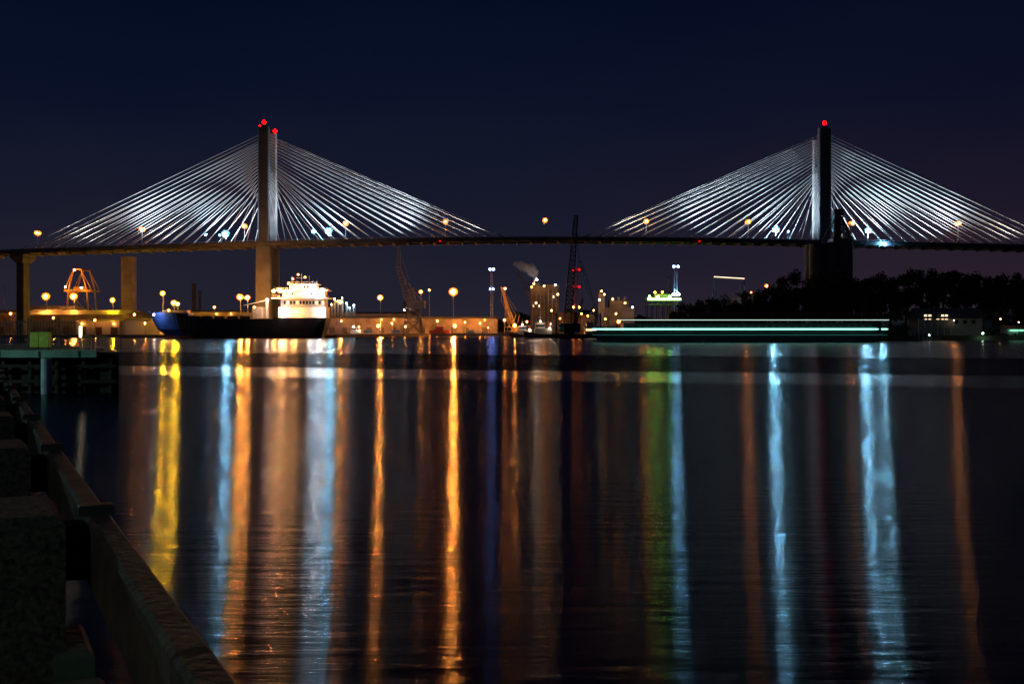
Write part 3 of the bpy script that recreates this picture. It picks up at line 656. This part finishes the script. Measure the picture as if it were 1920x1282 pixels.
# ---------------------------------------------------------------- ferry at rest, drawn out to the length of its light trails
fe=empty('river_ferry'); YF=402; fx0,fx1=X(1113,YF),X(1674,YF)
m=MB(); NS=30; sec=[]
for i in range(NS+1):
    t=i/NS; hw=7*(min(1,t/0.10,(1-t)/0.10)*0.97+0.03)**0.5; xx=fx0+t*(fx1-fx0); ov=5*max(0,1-t/0.08)-5*max(0,1-(1-t)/0.08)
    sec.append([(xx+ov,YF+7-hw*.85,-1),(xx,YF+7-hw,4.4),(xx,YF+7+hw,4.4),(xx+ov,YF+7+hw*.85,-1)])
ferryh=mat('ferry_hull_grey',(0.12,0.16,0.15),0.5,scale=0.2)
for i in range(NS):
    for j in range(3): m.add([sec[i][j],sec[i+1][j],sec[i+1][j+1],sec[i][j+1]],[(0,1,2,3)],ferryh)
m.obj('hull',fe)
m=MB(); 
m.box(X(1170,YF),X(1655,YF),YF+2,YF+12,4.41,7.2,hulld); m.box(X(1158,YF),X(1668,YF),YF+0.8,YF+13.2,8.3,8.6,hulld)
bb=1162
while bb<1668: 
    m.beam((X(bb,YF),YF+1.2,4.4),(X(bb,YF),YF+1.2,8.3),0.08,dark); bb+=12
bb=1176
while bb<1650: m.box(X(bb,YF),X(bb+9,YF),YF+1.94,YF+2.02,5.1,6.5,glass); bb+=14
m.obj('cabin',fe)
m=MB(); tl=emit('trail_teal',(0.34,1.0,0.76),2.1); tw=emit('trail_white',(0.75,1,0.85),1.3); tl2=emit('trail_teal_dim',(0.1,0.5,0.45),0.35)  # glowing strips added in place of the ferry's light trails
for i in range(NS):
    a,c=Vector(sec[i][1]),Vector(sec[i+1][1]); o_=Vector((0,-0.18,0))
    m.beam(a+o_+Vector((0,0,0.6)),c+o_+Vector((0,0,0.6)),0.30,tl,6); 
    if 4<i<NS-1: m.beam(a+o_+Vector((0,0,1.25)),c+o_+Vector((0,0,1.25)),0.09,tl2)
    m.beam(a+o_+Vector((0,0.2,-1.6)),c+o_+Vector((0,0.2,-1.6)),0.07,tl2)
m.beam((X(1158,YF),YF+0.66,8.45),(X(1668,YF),YF+0.66,8.45),0.13,tw)
m.obj('light_trail_strips',fe)

# ---------------------------------------------------------------- left dock (mid distance)
dk=empty('dock_platform'); DZ=3.3; xr=X(226,84); xc=X(182,83)
SL=-0.5075
prism([(-110,83),(xc,83),(xc+SL*38,121),(-110,121)],DZ-0.55,DZ,deckg,'deck',deckg,dk)
prism([(-110,84),(xc-0.2,84),(xc+SL*37-0.2,121),(-110,121)],-1.5,DZ-0.55,wood_d,'dock_wall',wood_d,dk)
prism([(xc+0.02,83.6),(xr,83.6),(xr+SL*6,89.6),(xc+SL*6+0.02,89.6)],-1.5,DZ-0.1,wood_d,'fender_block',wood_d,dk)
m=MB(); m.box(-110,xc,82.85,82.99,DZ-0.5,DZ+0.06,teal)
k=-74
while k<xc: m.box(k,k+0.12,82.8,82.84,DZ-0.45,DZ+0.0,dark); k+=3.1
m.obj('fascia',dk)
m=MB()
for k in range(16): m.beam((xr-0.5-k*2.1,83.5,-3),(xr-0.5-k*2.1,83.5,DZ-0.6),0.22,wood_d,8)
for z in (0.8,2.0): m.box(-70,xr,83.15,83.28,z,z+0.25,wood_d)
m.obj('piles',dk)
m=MB(); m.beam((X(87,82.4),82.4,-2),(X(87,82.4),82.4,2.75),0.40,palep,14); m.obj('pale_pile',dk)
m=MB(); Yf=97
xx=-72
while xx<X(143,Yf): m.beam((xx,Yf,DZ),(xx,Yf,DZ+2.55),0.03,dark); xx+=0.28
xx=-72
while xx<X(143,Yf): m.beam((xx,Yf,DZ),(xx,Yf,DZ+2.75),0.08,dark); xx+=2.8
for z in (0.25,2.3): m.beam((-72,Yf,DZ+z),(X(143,Yf),Yf,DZ+z),0.05,dark)
m.obj('iron_fence')
m=MB(); Yb=92
for b0,b1 in ((56,71),(72.5,90)):
    m.box(X(b0,Yb),X(b1,Yb),Yb,Yb+0.7,DZ+0.15,DZ+1.35,limeb); m.box(X(b0,Yb)-.03,X(b1,Yb)+.03,Yb-.05,Yb+.75,DZ+1.36,DZ+1.45,limeb)
for b_ in (58,69,75,88): m.box(X(b_,Yb)-.06,X(b_,Yb)+.06,Yb+.1,Yb+.3,DZ,DZ+.15,dark)
m.obj('recycling_bins')
stl=mat('barrier_steel',(0.45,0.33,0.2),0.4,0.3)
for b0 in (150,178,202):
    m=MB(); Yb=85.2; a=X(b0,Yb); c=X(b0+21,Yb); zb_=DZ if b0<180 else DZ-0.1
    for z in(0.25,1.15): m.beam((a,Yb,zb_+z),(c,Yb,zb_+z),0.035,stl)
    for j in range(9): x=a+(c-a)*j/8; m.beam((x,Yb,zb_+.25),(x,Yb,zb_+1.15),0.02,stl)
    for x in(a,c): m.beam((x,Yb,zb_),(x,Yb,zb_+1.15),0.035,stl); m.beam((x,Yb-.3,zb_+.03),(x,Yb+.3,zb_+.03),0.03,stl)
    m.obj('crowd_barrier')
m=MB(); Yb=92; xq=X(151,Yb); m.beam((xq,Yb,DZ),(xq,Yb,DZ+1.0),0.06,steel,8); m.beam((xq,Yb,DZ+1.0),(xq,Yb,DZ+1.95),0.10,emit('bollard_lamp',(1,0.9,0.6),14),8); m.beam((xq,Yb,DZ+1.95),(xq,Yb,DZ+2.05),0.14,dark,8); m.obj('bollard_light')
def street(x,y,z0,h,r_,mt):
    m=MB(); m.beam((x,y,z0),(x,y,z0+h),0.11,dark,8,0.07); m.beam((x,y,z0+h),(x+1.2,y,z0+h+0.3),0.05,dark); m.box(x+0.8,x+1.7,y-.2,y+.2,z0+h+.3,z0+h+.42,dark); m.sph((x+1.25,y,z0+h+.15),r_,mt,8,5,0.5); m.obj('street_lamp')
prism([(-110,60),(-56,60),(-56,83),(-110,83)],-1.5,DZ-0.02,deckg,'dock_apron',wood_d,dk)
street(-60,70,DZ,7.5,0.35,emit('dock_fill_green',(0.55,1,0.8),2400))  # out-of-view lamp post added to light the dock fascia
# ---------------------------------------------------------------- foreground quay
dvec=Vector((-0.5075,1,0)).normalized(); nvec=Vector((-dvec.y,dvec.x,0))  # landward normal
def along(d,off,z): 
    o=Vector((0.62,0,0))+dvec*d-(-nvec)*off; return Vector((o.x,o.y,z))
def rbox(m,d0,d1,o0,o1,z0,z1,mt,bev=0.0):
    vs=[along(d0,o0,z0),along(d1,o0,z0),along(d1,o1,z0),along(d0,o1,z0)]
    if bev:
        vs+=[along(d0,o0,z1-bev),along(d1,o0,z1-bev),along(d1,o1,z1-bev),along(d0,o1,z1-bev),
             along(d0+bev,o0+bev,z1),along(d1-bev,o0+bev,z1),along(d1-bev,o1-bev,z1),along(d0+bev,o1-bev,z1)]
        fs=[(0,3,2,1)]+[(i,(i+1)%4,4+(i+1)%4,4+i) for i in range(4)]+[(4+i,4+(i+1)%4,8+(i+1)%4,8+i) for i in range(4)]+[(8,9,10,11)]
    else:
        vs+=[along(d0,o0,z1),along(d1,o0,z1),along(d1,o1,z1),along(d0,o1,z1)]
        fs=[(0,3,2,1),(4,5,6,7)]+[(i,(i+1)%4,4+(i+1)%4,4+i) for i in range(4)]
    m.add(vs,fs,mt)
m=MB()
k=-3.0
while k<84:
    rbox(m,k,k+6.68,-0.13,0.0,3.66,4.0,timber,0.02); k+=6.7
m.obj('guard_beam')
for i in range(-1,22):
    d=6.45+i*3.42
    m=MB()
    if i>=0: rbox(m,d-0.42,d+0.42,0.13,1.2,3.0,4.07,aggr,0.05); rbox(m,d-0.36,d+0.36,0.2,1.1,-2,3.0,aggr)
    rbox(m,d-0.12,d+0.12,0.003,0.13,3.68,3.96,wood_d,0.01)
    rbox(m,d-0.05,d+0.05,-0.14,0.04,4.0,4.055,dark,0.01)
    rbox(m,d-0.5,d+0.1,0.0,0.19,2.2,3.40,deckg,0.03)
    m.obj('concrete_bollard')
m=MB(); rbox(m,-14,5.55,0.0,14,3.0,3.4,deckg,0.03); rbox(m,-14,5.5,0.1,14,-2,3.0,aggr); m.obj('quay_deck')
street(-6.5,-7,3.4,5.5,0.13,emit('quay_lamp',(0.8,1,0.75),900))

# ---------------------------------------------------------------- camera
cd=bpy.data.cameras.new('camera'); cd.sensor_width=36; cd.lens=F/1920*36; cd.clip_start=0.1; cd.clip_end=12000; cd.shift_y=-(641-HZ)/1920
co=bpy.data.objects.new('camera',cd); co.location=(0,0,CH); co.rotation_euler=(math.pi/2,0,0); scene.collection.objects.link(co); scene.camera=co
scene.view_settings.view_transform='Standard'; scene.view_settings.look='None'; scene.view_settings.exposure=0
